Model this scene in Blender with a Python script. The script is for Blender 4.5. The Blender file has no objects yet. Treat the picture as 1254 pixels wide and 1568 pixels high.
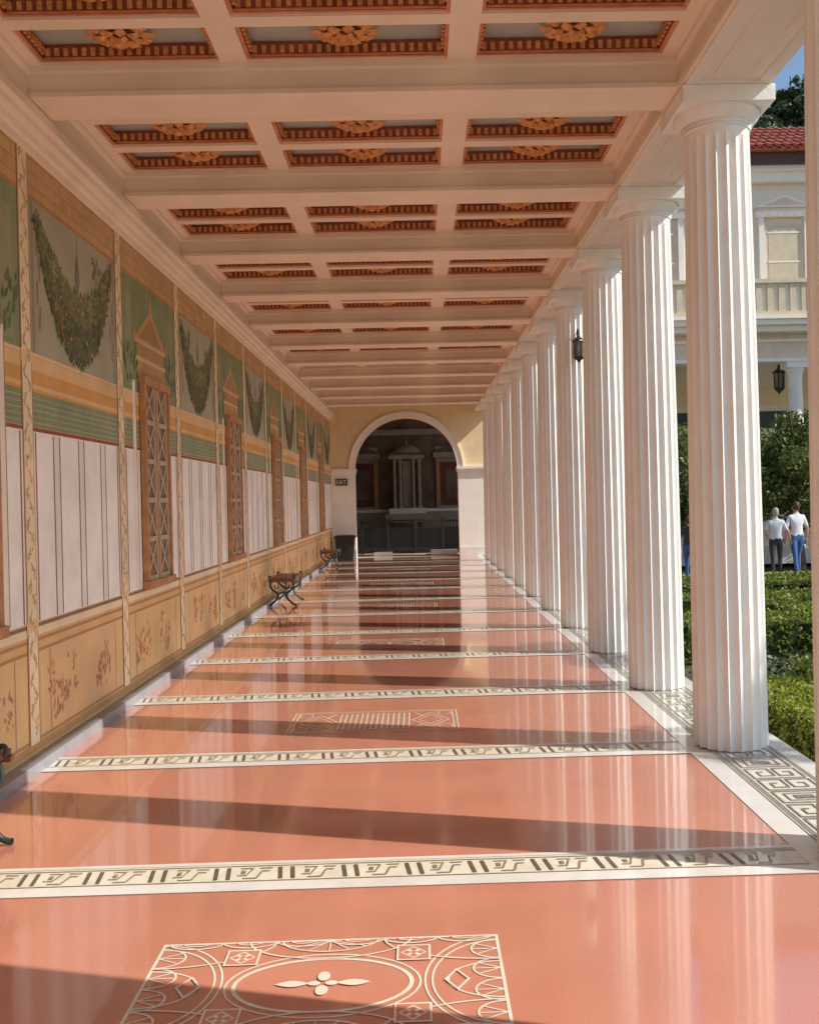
import bpy, math, random
import numpy as np
from mathutils import Vector, Matrix
random.seed(4); rng=np.random.default_rng(4)
D=bpy.data; C=bpy.context; scene=C.scene
S=2.06; Y0=4.5; KMIN=-3; KMAX=11
def colY(k): return Y0+S*k
XW=-2.5; YEND=29.4; YBACK=colY(KMIN)-.6
ZR=4.42

# ---------------------------------------------------------------- materials
def mat(name,col,rough=.6,var=.12,scale=6.0,bump=0.0,bscale=40.0,metal=0.0,ior=1.5,attr=None,spot=None,coat=0.0,det=6.0,rvar=0.0,streak=None):
    m=D.materials.new(name); m.use_nodes=True
    nt=m.node_tree; N=nt.nodes; L=nt.links
    b=N["Principled BSDF"]; b.inputs["Roughness"].default_value=rough
    b.inputs["Metallic"].default_value=metal; b.inputs["IOR"].default_value=ior
    b.inputs["Coat Weight"].default_value=coat; b.inputs["Coat Roughness"].default_value=.05
    tc=N.new("ShaderNodeTexCoord")
    no=N.new("ShaderNodeTexNoise"); no.inputs["Scale"].default_value=scale; no.inputs["Detail"].default_value=det
    L.new(tc.outputs["Object"],no.inputs["Vector"])
    mr=N.new("ShaderNodeMapRange"); mr.inputs[1].default_value=.3; mr.inputs[2].default_value=.7
    mr.inputs[3].default_value=1-var; mr.inputs[4].default_value=1+var
    L.new(no.outputs["Fac"],mr.inputs[0])
    mx=N.new("ShaderNodeVectorMath"); mx.operation='SCALE'
    if attr:
        a=N.new("ShaderNodeAttribute"); a.attribute_name=attr; L.new(a.outputs["Color"],mx.inputs[0])
    else:
        mx.inputs[0].default_value=col[:3]
    L.new(mr.outputs[0],mx.inputs["Scale"])
    out=mx.outputs[0]
    if rvar:
        n4=N.new("ShaderNodeTexNoise"); n4.inputs["Scale"].default_value=1.7; n4.inputs["Detail"].default_value=5
        L.new(tc.outputs["Object"],n4.inputs["Vector"])
        r4=N.new("ShaderNodeMapRange"); r4.inputs[1].default_value=.35; r4.inputs[2].default_value=.65; r4.inputs[3].default_value=rough-rvar; r4.inputs[4].default_value=rough+rvar
        L.new(n4.outputs["Fac"],r4.inputs[0]); L.new(r4.outputs[0],b.inputs["Roughness"])
    def blend(vec,sc,amt,scol,out,lo=.52,hi=.72):
        n2=N.new("ShaderNodeTexNoise"); n2.inputs["Scale"].default_value=sc; n2.inputs["Detail"].default_value=3
        L.new(vec,n2.inputs["Vector"])
        r2=N.new("ShaderNodeMapRange"); r2.inputs[1].default_value=lo; r2.inputs[2].default_value=hi; r2.inputs[3].default_value=0; r2.inputs[4].default_value=amt
        L.new(n2.outputs["Fac"],r2.inputs[0])
        m2=N.new("ShaderNodeMix"); m2.data_type='RGBA'; L.new(r2.outputs[0],m2.inputs[0]); L.new(out,m2.inputs[6]); m2.inputs[7].default_value=(*scol,1)
        return m2.outputs[2]
    if spot: out=blend(tc.outputs["Object"],*spot,out)
    if streak:
        mp=N.new("ShaderNodeMapping"); mp.inputs["Scale"].default_value=(1,1,.08); L.new(tc.outputs["Object"],mp.inputs["Vector"])
        out=blend(mp.outputs[0],*streak,out,.48,.75)
    L.new(out,b.inputs["Base Color"])
    if bump:
        n3=N.new("ShaderNodeTexNoise"); n3.inputs["Scale"].default_value=bscale; n3.inputs["Detail"].default_value=4
        L.new(tc.outputs["Object"],n3.inputs["Vector"])
        bp=N.new("ShaderNodeBump"); bp.inputs["Strength"].default_value=bump; bp.inputs["Distance"].default_value=.01
        L.new(n3.outputs["Fac"],bp.inputs["Height"]); L.new(bp.outputs[0],b.inputs["Normal"])
        if coat: L.new(bp.outputs[0],b.inputs["Coat Normal"])
    return m
def leafmat(name,c1,c2,trans=.35):
    m=D.materials.new(name); m.use_nodes=True; nt=m.node_tree; N=nt.nodes; L=nt.links
    b=N["Principled BSDF"]; b.inputs["Roughness"].default_value=.5
    g=N.new("ShaderNodeNewGeometry"); mx=N.new("ShaderNodeMix"); mx.data_type='RGBA'
    mx.inputs[6].default_value=(*c1,1); mx.inputs[7].default_value=(*c2,1)
    L.new(g.outputs["Random Per Island"],mx.inputs[0]); L.new(mx.outputs[2],b.inputs["Base Color"])
    t=N.new("ShaderNodeBsdfTranslucent"); L.new(mx.outputs[2],t.inputs["Color"])
    ms=N.new("ShaderNodeMixShader"); ms.inputs[0].default_value=trans
    L.new(b.outputs[0],ms.inputs[1]); L.new(t.outputs[0],ms.inputs[2])
    L.new(ms.outputs[0],N["Material Output"].inputs["Surface"])
    return m
M={}
M['terra']=mat("terracotta_terrazzo",(.64,.25,.165),.10,.09,1.1,.055,2.2,ior=1.75,spot=(200,.5,(.80,.52,.42)),rvar=.03,coat=.8)
M['inlay']=mat("cream_inlay",(.82,.77,.64),.15,.10,9,.05,2.2,ior=1.5,spot=(60,.3,(.62,.54,.38)),coat=.4)
M['marble']=mat("white_marble",(.82,.80,.76),.14,.07,4,.05,2.2,ior=1.6,spot=(5,.3,(.55,.55,.56)),coat=.5)
M['dark']=mat("dark_tesserae",(.13,.105,.07),.3,.3,60)
M['olive']=mat("olive_tesserae",(.27,.22,.12),.3,.4,60)
M['greyt']=mat("grey_tesserae",(.22,.21,.21),.3,.4,60)
M['gmarble']=mat("grey_marble",(.30,.31,.34),.3,.15,5,spot=(4,.3,(.45,.45,.47)))
M['plaster']=mat("white_plaster",(.90,.86,.79),.6,.04,3,.15,90)
M['ceilp']=mat("cream_ceiling_plaster",(.92,.78,.62),.6,.06,2,.12,60,spot=(1.5,.2,(.80,.63,.48)))
M['column']=mat("column_stucco",(.95,.94,.90),.5,.04,4,.25,60,spot=(2.5,.12,(.78,.75,.68)),streak=(9,.22,(.74,.70,.62)))
M['cred']=mat("coffer_red",(.34,.085,.045),.5,.25,20)
M['corange']=mat("coffer_orange",(.64,.25,.11),.5,.2,12)
M['gold']=mat("gold_ochre",(.74,.34,.11),.45,.3,30)
M['cgrey']=mat("coffer_grey",(.50,.54,.50),.6,.08,5)
M['fresco']=mat("fresco_paint",(1,1,1),.75,.11,2.5,.12,60,attr="Col",det=10,spot=(7,.12,(.66,.55,.42)),streak=(6,.10,(.62,.50,.36)))
M['ochrewall']=mat("ochre_wall",(.84,.68,.42),.7,.06,4,.15,60)
M['winframe']=mat("window_orange_wood",(.50,.25,.11),.6,.2,10)
M['lattice']=mat("beige_lattice_wood",(.52,.43,.30),.85,.15,20)
M['winback']=mat("window_back_panel",(.28,.19,.12),.85,.3,5)  # brown panel behind the lattice
M['black']=mat("black_iron",(.02,.022,.02),.4,.2,20)
M['giron']=mat("green_iron",(.03,.05,.045),.45,.3,20)
M['wood']=mat("bench_wood",(.20,.08,.04),.4,.35,14)
M['brown']=mat("interior_brown",(.20,.13,.085),.7,.35,2.0,spot=(6,.4,(.1,.09,.08)))
M['dred']=mat("interior_red",(.18,.04,.025),.6,.3,4)
M['stone']=mat("interior_stone",(.40,.33,.27),.6,.15,6)
M['pave']=mat("bounce_paving",(.62,.55,.46),.8,.12,3)  # pale stone of the added light-bouncing slab
M['cream']=mat("cream_wall",(.84,.76,.62),.8,.05,2,.1,60)
M['beige']=mat("beige_rail",(.66,.56,.40),.7,.08,5)
M['pink']=mat("pink_stucco",(.76,.62,.50),.8,.08,3)
M['tile']=mat("clay_tile",(.45,.13,.075),.7,.35,3,.2,40)
M['eave']=mat("dark_eave",(.10,.05,.045),.7,.2,5)
M['ground']=mat("garden_ground",(.075,.070,.042),.95,.3,1.2,.6,30)
M['path']=mat("gravel_path",(.36,.31,.24),.95,.15,6,.6,90)
M['bark']=mat("bark",(.12,.08,.05),.9,.35,12,.8,30)
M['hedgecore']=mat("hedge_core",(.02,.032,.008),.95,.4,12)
M['hill']=mat("hill_scrub",(.06,.08,.03),.95,.4,.12)
M['leafh']=leafmat("hedge_leaf",(.16,.22,.022),(.48,.50,.07),.35)
M['leafd']=leafmat("hedge_leaf_far",(.08,.13,.02),(.30,.35,.04),.3)
M['leafg']=leafmat("shade_groundcover_leaf",(.03,.05,.012),(.09,.12,.025),.2)  # leaf colour darkened to stand for shade between the hedges
M['leaft']=leafmat("tree_leaf",(.06,.10,.02),(.20,.24,.055))
M['leafp']=leafmat("pine_leaf",(.035,.055,.025),(.09,.12,.05),.2)
M['skin']=mat("skin",(.55,.30,.2),.5,.05,20)
M['shirt']=mat("shirt_white",(.62,.66,.72),.8,.06,9)
M['shirt2']=mat("shirt_pale",(.72,.74,.78),.8,.06,9)
M['trous']=mat("trousers_dark",(.035,.035,.045),.8,.2,9)
M['jeans']=mat("blue_jeans",(.045,.12,.32),.8,.2,14)
M['hairg']=mat("hair_grey",(.35,.33,.31),.7,.2,60)
M['hairb']=mat("hair_brown",(.07,.04,.025),.6,.2,60)
M['exitw']=mat("exit_plate",(.10,.07,.05),.5,.1,5)
M['glass']=mat("lantern_glass",(.22,.19,.14),.2,.1,10)

# ---------------------------------------------------------------- mesh builder
class MB:
    def __init__(s): s.v=[];s.f=[];s.m=[];s.mats=[];s.sm=[];s.col=[];s.usecol=False
    def mi(s,m):
        if m not in s.mats: s.mats.append(m)
        return s.mats.index(m)
    def face(s,pts,m,smooth=False,col=None):
        n=len(s.v); s.v.extend([tuple(p) for p in pts]); s.f.append(list(range(n,n+len(pts)))); s.m.append(s.mi(m)); s.sm.append(smooth)
        s.col.append(col or (1,1,1)); 
        if col: s.usecol=True
    def box(s,x0,x1,y0,y1,z0,z1,m,faces='xXyYzZ'):
        n=len(s.v)
        s.v+= [(x0,y0,z0),(x1,y0,z0),(x1,y1,z0),(x0,y1,z0),(x0,y0,z1),(x1,y0,z1),(x1,y1,z1),(x0,y1,z1)]
        F={'z':(0,3,2,1),'Z':(4,5,6,7),'y':(0,1,5,4),'Y':(2,3,7,6),'x':(3,0,4,7),'X':(1,2,6,5)}
        i=s.mi(m)
        for k in faces: s.f.append([n+a for a in F[k]]); s.m.append(i); s.sm.append(False); s.col.append((1,1,1))
    def prism(s,prof,axis,a0,a1,m,caps=True):
        def P(p,a): return {'x':(a,p[0],p[1]),'y':(p[0],a,p[1]),'z':(p[0],p[1],a)}[axis]
        n=len(s.v); k=len(prof); i=s.mi(m)
        s.v+=[P(p,a0) for p in prof]+[P(p,a1) for p in prof]
        for j in range(k):
            s.f.append([n+j,n+(j+1)%k,n+k+(j+1)%k,n+k+j]); s.m.append(i); s.sm.append(False); s.col.append((1,1,1))
        if caps:
            s.f.append([n+j for j in range(k)]); s.f.append([n+k+j for j in reversed(range(k))]); s.m+=[i,i]; s.sm+=[False]*2; s.col+=[(1,1,1)]*2
    def lathe(s,prof,cx,cy,m,seg=24,smooth=True):
        n=len(s.v); i=s.mi(m)
        for r,z in prof:
            for j in range(seg):
                a=2*math.pi*j/seg; s.v.append((cx+r*math.cos(a),cy+r*math.sin(a),z))
        for q in range(len(prof)-1):
            for j in range(seg):
                s.f.append([n+q*seg+j,n+q*seg+(j+1)%seg,n+(q+1)*seg+(j+1)%seg,n+(q+1)*seg+j]); s.m.append(i); s.sm.append(smooth); s.col.append((1,1,1))
    def strip(s,pts,w,z,m,closed=False):
        P=[Vector(p) for p in pts]; n=len(P); L=[];R=[]
        for j in range(n):
            if closed: a=P[(j-1)%n]; b=P[(j+1)%n]
            else: a=P[max(j-1,0)]; b=P[min(j+1,n-1)]
            d1=(P[j]-a); d2=(b-P[j])
            if d1.length<1e-9:d1=d2
            if d2.length<1e-9:d2=d1
            d1=d1.normalized(); d2=d2.normalized(); t=(d1+d2)
            if t.length<1e-6: t=d1
            t=t.normalized(); nn=Vector((-t.y,t.x)); c=max(.5,nn.dot(Vector((-d1.y,d1.x))))
            L.append(P[j]+nn*w/2/c); R.append(P[j]-nn*w/2/c)
        rngj=range(n if closed else n-1)
        for j in rngj:
            k=(j+1)%n
            s.face([(L[j].x,L[j].y,z),(R[j].x,R[j].y,z),(R[k].x,R[k].y,z),(L[k].x,L[k].y,z)],m)
    def mesh(s,name):
        me=D.meshes.new(name); me.from_pydata(s.v,[],s.f)
        for m in s.mats: me.materials.append(M[m])
        me.polygons.foreach_set("material_index",s.m); me.polygons.foreach_set("use_smooth",s.sm)
        if s.usecol:
            ca=me.color_attributes.new("Col",'FLOAT_COLOR','CORNER'); arr=[]
            for f,c in zip(s.f,s.col): arr+= [c[0],c[1],c[2],1.0]*len(f)
            ca.data.foreach_set("color",arr)
        me.update(); return me
    def obj(s,name,parent=None,loc=(0,0,0)):
        return addobj(name,s.mesh(name),parent,loc)
def addobj(name,me,parent=None,loc=(0,0,0)):
    o=D.objects.new(name,me); C.collection.objects.link(o); o.location=loc
    if parent: o.parent=parent
    return o
def empty(name,loc=(0,0,0)):
    o=D.objects.new(name,None); C.collection.objects.link(o); o.location=loc; return o
def tube(name,pts,r,m,parent=None,cyc=False,loc=(0,0,0)):
    cu=D.curves.new(name,'CURVE'); cu.dimensions='3D'; cu.bevel_depth=r; cu.bevel_resolution=2
    sp=cu.splines.new('NURBS'); sp.points.add(len(pts)-1)
    for p,q in zip(sp.points,pts): p.co=(*q,1)
    sp.use_endpoint_u=True; sp.order_u=3; sp.use_cyclic_u=cyc; cu.resolution_u=5
    cu.materials.append(M[m]); return addobj(name,cu,parent,loc)

# ---------------------------------------------------------------- floor
b=MB()
b.face([(XW,YBACK,0),(1.69,YBACK,0),(1.69,YEND+6,0),(XW,YEND+6,0)],'terra')
b.obj("terracotta_floor")
b=MB(); b.box(-14,14,-26,YBACK-.002,-.5,-.004,'pave'); b.obj("unseen_bounce_paving")  # unseen pale slab added behind the camera to bounce sunlight into the corridor
# stylobate
b=MB()
b.box(1.69,2.36,YBACK,YEND,-.5,0.004,'marble')
b.face([(1.83,YBACK,.008),(2.24,YBACK,.008),(2.24,YEND,.008),(1.83,YEND,.008)],'inlay')
z=.0115
for e in (1.845,1.862,2.208,2.225): b.strip([(e,YBACK),(e,YEND)],.007,z,'greyt')
y=YBACK+.1; i=0
while y<YEND-.4:
    x0=1.89;x1=2.18;h=.20
    for (xa,sg) in ((x0,1),(x1,-1)):
        p=[(xa,y),(xa,y+h),(xa+sg*.13,y+h),(xa+sg*.13,y+.05),(xa+sg*.05,y+.05),(xa+sg*.05,y+h-.07),(xa+sg*.09,y+h-.07)]
        b.strip(p,.012,z+.0004,'greyt')
    b.strip([(x0,y),(x1,y)],.012,z+.0008,'greyt')
    y+=h+.03
    if i%2==1:
        b.strip([(x0,y+.01),(x1,y+.01),(x1,y+.21),(x0,y+.21)],.012,z+.0004,'greyt',True)
        b.strip([(x0+.05,y+.05),(x1-.05,y+.05),(x1-.05,y+.17),(x0+.05,y+.17)],.010,z+.0004,'greyt',True)
        b.face([(x0+.09,y+.08,z),(x1-.09,y+.08,z),(x1-.09,y+.14,z),(x0+.09,y+.14,z)],'greyt')
        y+=.24
    i+=1
b.obj("mosaic_stylobate")
# cross bands
b=MB()
for k in range(KMIN,KMAX+1):
    yc=colY(k); y0=yc-.175; y1=yc+.175; xa=XW+.1; xb=1.69
    b.face([(xa,y0,.002),(xb,y0,.002),(xb,y1,.002),(xa,y1,.002)],'inlay')
    b.face([(xa,y0,.004),(xb,y0,.004),(xb,y0+.10,.004),(xa,y0+.10,.004)],'marble')
    b.face([(xa,y1-.035,.004),(xb,y1-.035,.004),(xb,y1,.004),(xa,y1,.004)],'marble')
    for e in (yc-.065,yc+.115): b.strip([(xa,e),(xb,e)],.008,.0045,'olive')
    x=xa+.02
    ya=yc-.045; yb=yc+.095
    while x<xb-.30:
        for off in (0,.055):
            b.face([(x+off+.018,ya,.0048),(x+off+.036,ya,.0048),(x+off+.018,yb,.0048),(x+off,yb,.0048)],'dark')
        b.strip([(x+.118,yb-.01),(x+.175,yb-.01),(x+.155,ya+.045),(x+.115,ya+.045)],.009,.0048,'olive')
        b.strip([(x+.205,ya+.01),(x+.145,ya+.01)],.009,.0052,'olive')
        b.strip([(x+.205,ya+.01),(x+.22,yb-.045),(x+.255,yb-.045)],.009,.0056,'olive')
        b.strip([(x+.205,yb-.01),(x+.262,yb-.01)],.009,.0052,'olive')
        b.face([(x+.128,ya+.065,.0048),(x+.148,ya+.065,.0048),(x+.146,yb-.035,.0048),(x+.126,yb-.035,.0048)],'olive')
        x+=.285
b.obj("mosaic_floor_bands")
# mosaic panels
def ell(cx,cy,a,bb,t0=0,t1=360,n=40):
    return [(cx+a*math.cos(math.radians(t0+(t1-t0)*i/n)),cy+bb*math.sin(math.radians(t0+(t1-t0)*i/n))) for i in range(n+1)]
class Zc: z=.0015
def zz(): Zc.z+=.00003; return Zc.z
def panelA(b,cx,cy):
    Zc.z=.0015; hx=.62; hy=.345; w=.008
    b.strip([(cx-hx,cy-hy),(cx+hx,cy-hy),(cx+hx,cy+hy),(cx-hx,cy+hy)],.012,zz(),'inlay',True)
    b.strip(ell(cx,cy,.335,.225)[:-1],w,zz(),'inlay',True); b.strip(ell(cx,cy,.305,.19)[:-1],.015,zz(),'inlay',True)
    for sx in (-1,1):
        lo,hi=(90,270) if sx>0 else (-90,90)
        for (rx_,ry_) in ((.27,.335),(.245,.30),(.19,.13)): b.strip(ell(cx+sx*.62,cy,rx_,ry_,lo,hi),w,zz(),'inlay')
        for q in (-.23,-.077,.077,.23):
            b.strip(ell(cx+sx*.62,cy+q,.10,.075,lo,hi,16),w,zz(),'inlay')
            for a in (-35,0,35):
                aa=math.radians((180 if sx>0 else 0)+a); b.strip([(cx+sx*.615,cy+q),(cx+sx*.62+.095*math.cos(aa),cy+q+.068*math.sin(aa))],.006,zz(),'inlay')
    for sy in (-1,1):
        lo,hi=(180,360) if sy>0 else (0,180)
        for q in (-.5,-.3,-.1,.1,.3,.5):
            b.strip(ell(cx+q,cy+sy*hy,.10,.05,lo,hi,18),w,zz(),'inlay')
            b.strip(ell(cx+q,cy+sy*hy,.05,.025,lo,hi,10),.006,zz(),'inlay')
        b.strip(ell(cx,cy+sy*.345,.30,.155,lo,hi,30),w,zz(),'inlay')
        b.strip(ell(cx,cy+sy*.345,.18,.10,lo,hi,24),w,zz(),'inlay')
        for a in (-50,-25,0,25,50):
            aa=math.radians((270 if sy>0 else 90)+a); b.strip([(cx,cy+sy*.335),(cx+.17*math.cos(aa),cy+sy*.345+.095*math.sin(aa))],.005,zz(),'inlay')
        for sx in (-1,1):
            b.strip(ell(cx+sx*.62,cy+sy*.345,.42,.20,180 if sx>0 else 0,(270 if sy>0 else 90) if sx>0 else (-90 if sy>0 else 90),24),w,zz(),'inlay')
            qx=cx+sx*.31; qy=cy+sy*.215; s=.058
            zf=zz(); b.face([(qx-s,qy-s,zf),(qx+s,qy-s,zf),(qx+s,qy+s,zf),(qx-s,qy+s,zf)],'terra')
            b.strip([(qx-s,qy-s),(qx+s,qy-s),(qx+s,qy+s),(qx-s,qy+s)],w,zz(),'inlay',True)
            b.strip([(qx-s+.014,qy),(qx,qy-s+.014),(qx+s-.014,qy),(qx,qy+s-.014)],.005,zz(),'inlay',True)
            for r in range(4):
                a=math.radians(45+90*r); b.strip([(qx+.010*math.cos(a),qy+.010*math.sin(a)),(qx+.032*math.cos(a),qy+.032*math.sin(a))],.012,zz(),'inlay')
            qx=cx+sx*.46; qy=cy
            b.strip([(qx-.04,qy),(qx,qy-.07),(qx+.04,qy),(qx,qy+.07)],w,zz(),'inlay',True)
    zf=zz()
    for dx in (1,-1):
        pts=[]
        for t in np.linspace(0,1,9): pts.append((.045+.12*t, .022*math.sin(math.pi*t)))
        for t in np.linspace(1,0,9)[1:-1]: pts.append((.045+.12*t,-.022*math.sin(math.pi*t)))
        b.face([(cx+dx*p[0],cy+p[1],zf) for p in pts],'inlay')
    for (dx,dy) in ((0,.05),(0,-.05),(.03,0),(-.03,0)):
        zf=zz(); b.face([(p[0],p[1],zf) for p in ell(cx+dx,cy+dy,.022,.034 if dy else .016,n=14)[:-1]],'inlay')
def panelB(b,cx,cy):
    Zc.z=.0015; hx=.62; hy=.345
    for e in (0,.03): b.strip([(cx-hx+e,cy-hy+e),(cx+hx-e,cy-hy+e),(cx+hx-e,cy+hy-e),(cx-hx+e,cy+hy-e)],.010,zz(),'inlay',True)
    for i in range(14):
        x=cx-.26+.04*i; b.strip([(x,cy-.26),(x,cy+.26)],.011,zz(),'inlay')
    for i in range(9):
        y=cy-.26+.065*i; b.strip([(cx-.26,y),(cx+.26,y)],.008,zz(),'inlay')
    for sx in (-1,1):
        b.strip([(cx+sx*.28,cy),(cx+sx*.42,cy-.24),(cx+sx*.56,cy),(cx+sx*.42,cy+.24)],.011,zz(),'inlay',True)
        b.strip([(cx+sx*.33,cy),(cx+sx*.42,cy-.16),(cx+sx*.51,cy),(cx+sx*.42,cy+.16)],.009,zz(),'inlay',True)
        for sy in (-1,1):
            b.strip(ell(cx+sx*.53,cy+sy*.23,.05,.07,n=16)[:-1],.009,zz(),'inlay',True)
            b.strip([(cx+sx*.30,cy+sy*.26),(cx+sx*.36,cy+sy*.14)],.011,zz(),'inlay')
b=MB()
for k in range(KMIN-1,KMAX+1,1):
    if (k+1)%2==0 and colY(k)+S/2-.4>YBACK:
        yc=colY(k)+S/2
        (panelA if ((k+1)//2)%2==0 else panelB)(b,-.365,yc)
b.obj("mosaic_floor_panels")
b=MB(); b.box(XW,XW+.10,YBACK,YEND,0.0,.07,'gmarble','xXyYZ'); b.obj("marble_baseboard")

# ---------------------------------------------------------------- fresco wall
OC=(.78,.49,.20);OC2=(.82,.55,.26);OCd=(.50,.27,.12);WH=(.95,.93,.85);RD=(.34,.08,.04);GB=(.27,.32,.18)
GF=(.44,.42,.31);GW=(.24,.30,.15);FR=(.62,.39,.18);CR=(.90,.74,.50);OR=(.74,.38,.11);LN=(.25,.17,.15)
b=MB()
def R(y0,y1,z0,z1,c,l): x=XW+.0006*l; b.face([(x,y0,z0),(x,y1,z0),(x,y1,z1),(x,y0,z1)],'fresco',col=c)
def Pg(pts,c,l): x=XW+.0006*l; b.face([(x,p[0],p[1]) for p in pts],'fresco',col=c)
def jit(c,a): 
    s=1+random.uniform(-a,a); return tuple(max(0,min(1,v*s*(1+random.uniform(-a,a)*.4))) for v in c)
def leafp(y,z,l,w,ang,c,lay):
    ca,sa=math.cos(ang),math.sin(ang)
    pts=[(0,0),(l*.35,w),(l,0),(l*.35,-w)]
    Pg([(y+p[0]*ca-p[1]*sa,z+p[0]*sa+p[1]*ca) for p in pts],c,lay)
b.face([(XW,YBACK,0),(XW,YEND,0),(XW,YEND,4.5),(XW,YBACK,4.5)],'fresco',col=OC)
for k in range(KMIN-1,KMAX+2):
    ya=max(colY(k),YBACK); yb=min(colY(k)+S,YEND)
    if yb-ya<.3: continue
    gar = (k%2==1)
    R(ya+.12,yb-.12,.16,.72,jit(OC2,.04),2); 
    for (p,q) in ((.15,.17),(.72,.74),(.79,.81)): R(ya,yb,p,q,OCd,3)
    R(ya,yb,.83,.88,CR,3); R(ya,yb,.885,.905,(.28,.16,.10),4)
    for xx in (ya+.30,yb-.30): R(xx-.007,xx+.007,.16,.72,OCd,4)
    R(ya,yb,.09,.14,(.58,.33,.14),3)
    for _ in range(9):
        py=random.uniform(ya+.3,yb-.3); pz=random.uniform(.2,.36)
        for j in range(12):
            leafp(py+random.uniform(-.08,.08),pz+random.uniform(0,.26),random.uniform(.04,.09),.014,random.uniform(.3,2.8),jit((.58,.28,.13),.3),5+random.random())
    R(ya,yb,.915,2.16,jit(WH,.03),2); R(ya,yb,2.16,2.185,RD,3)
    n=4
    for j in range(0,n+1):
        yy=ya+(yb-ya)*j/n
        for e in (-.06,.06): 
            if ya+.05<yy+e<yb-.05: R(yy+e-.009,yy+e+.009,.92,2.15,jit(LN,.15),4)
        R(yy-.045,yy+.045,.92,2.15,(.88,.84,.76),3)
    for e in (ya+.13,yb-.13): R(e-.011,e+.011,.92,2.15,(.38,.13,.09),4.2)
    R(ya,yb,2.19,2.42,GB,2)
    for j in range(5): R(ya,yb,2.215+.04*j,2.224+.04*j,jit((.42,.44,.28),.1),3)
    R(ya,yb,2.42,2.66,OR,2); R(ya,yb,2.44,2.47,OC2,3); R(ya,yb,2.56,2.65,OC2,3); R(ya,yb,2.655,2.675,(.84,.62,.36),4)
    R(ya,yb,3.70,4.05,FR,2); R(ya,yb,3.69,3.72,OCd,4)
    for j in range(3): R(ya,yb,3.78+.09*j,3.787+.09*j,(.42,.26,.12),3)
    nb=12
    for j in range(nb):
        for r in range(3):
            yy=ya+(yb-ya)*(j+.5*(r%2))/nb; R(yy,yy+.006,3.787+.09*(r-1),3.78+.09*r,(.42,.26,.12),3)
        if random.random()<.5:
            yy=ya+(yb-ya)*j/nb; rr=random.randint(0,2); R(yy,min(yb,yy+.16),3.79+.09*(rr-1),3.775+.09*rr,jit(FR,.2),2.6)
    if gar:
        R(ya,yb,2.68,3.69,jit(GF,.06),2)
        R(ya+.12,ya+.17,2.68,3.69,(.30,.31,.2),3); R(yb-.17,yb-.12,2.68,3.69,(.30,.31,.2),3)
        yc=(ya+yb)/2; half=.80
        for t in np.linspace(-1,1,130):
            zc=2.97+.62*t*t; th=.045+.18*(1-t*t)**1.2
            yy=yc+half*t
            for _ in range(int(9+48*(1-t*t))):
                an=random.uniform(0,6.28); rr=random.random()**.6*th
                zo=rr*math.sin(an)*1.15
                base=(.10,.12,.05) if zo<th*.15 else (.18,.20,.09)
                c=jit(base,.4)
                if random.random()<.07: c=jit(random.choice([(.40,.14,.05),(.5,.34,.10),(.28,.10,.07)]),.2)
                leafp(yy+rr*math.cos(an),zc+zo,random.uniform(.03,.075),.017,random.uniform(0,6.28),c,5+random.random()*4)
        for (dy,z0,z1) in ((-.80,3.66,2.85),(.80,3.66,2.85)):
            for j in range(10):
                t=j/10; R(yc+dy+.03*math.sin(j*1.7),yc+dy+.03+.03*math.sin(j*1.7),z0+(z1-z0)*(t+.10),z0+(z1-z0)*t,(.30,.22,.14),4.5)
        Pg([(yc,3.56),(yc-.04,3.44),(yc-.05,3.34),(yc,3.22),(yc+.05,3.34),(yc+.04,3.44)],(.20,.18,.14),5); R(yc-.005,yc+.005,3.55,3.69,(.2,.18,.14),4)
        for dy in (-.42,.44,-.60,.58):
            z0=3.48+random.uniform(-.15,.05)
            for j in range(12): leafp(yc+dy+random.uniform(-.05,.05),z0+random.uniform(-.05,.08),.09,.02,random.uniform(0,6.28),(.20,.19,.13),5+random.random())
    else:
        R(ya,yb,2.68,3.69,GW,2)
        yc=(ya+yb)/2
        R(ya+.2,ya+.38,2.72,3.55,jit((.30,.33,.18),.1),3); R(yb-.38,yb-.2,2.72,3.55,jit((.30,.33,.18),.1),3)
        OP=(.60,.34,.14)
        R(yc-.50,yc+.50,2.78,2.98,OP,4); R(yc-.54,yc+.54,2.98,3.02,(.74,.54,.3),5); R(yc-.46,yc+.46,3.02,3.14,(.52,.28,.12),4); R(yc-.56,yc+.56,3.14,3.17,(.70,.5,.28),5)
        Pg([(yc-.56,3.17),(yc+.56,3.17),(yc,3.50)],OP,5); Pg([(yc-.42,3.19),(yc+.42,3.19),(yc,3.43)],(.42,.25,.11),6)
        Pg([(yc-.05,3.49),(yc+.05,3.49),(yc+.02,3.64),(yc-.02,3.64)],OP,6)
        for sx in (-1,1):
            Pg([(yc+sx*.60,3.17),(yc+sx*.52,3.17),(yc+sx*.55,3.32)],OP,6.5)
            R(yc+sx*.62-.05,yc+sx*.62+.05,.93,2.78,(.90,.82,.68),5); R(yc+sx*.62+.05,yc+sx*.62+.062,.93,2.78,(.4,.2,.12),6)
        for _ in range(60):
            leafp(yc+random.choice([-1,1])*random.uniform(.5,.9),random.uniform(2.72,3.1),.10,.018,random.uniform(.8,2.3),jit((.12,.2,.08),.3),7+random.random())
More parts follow.
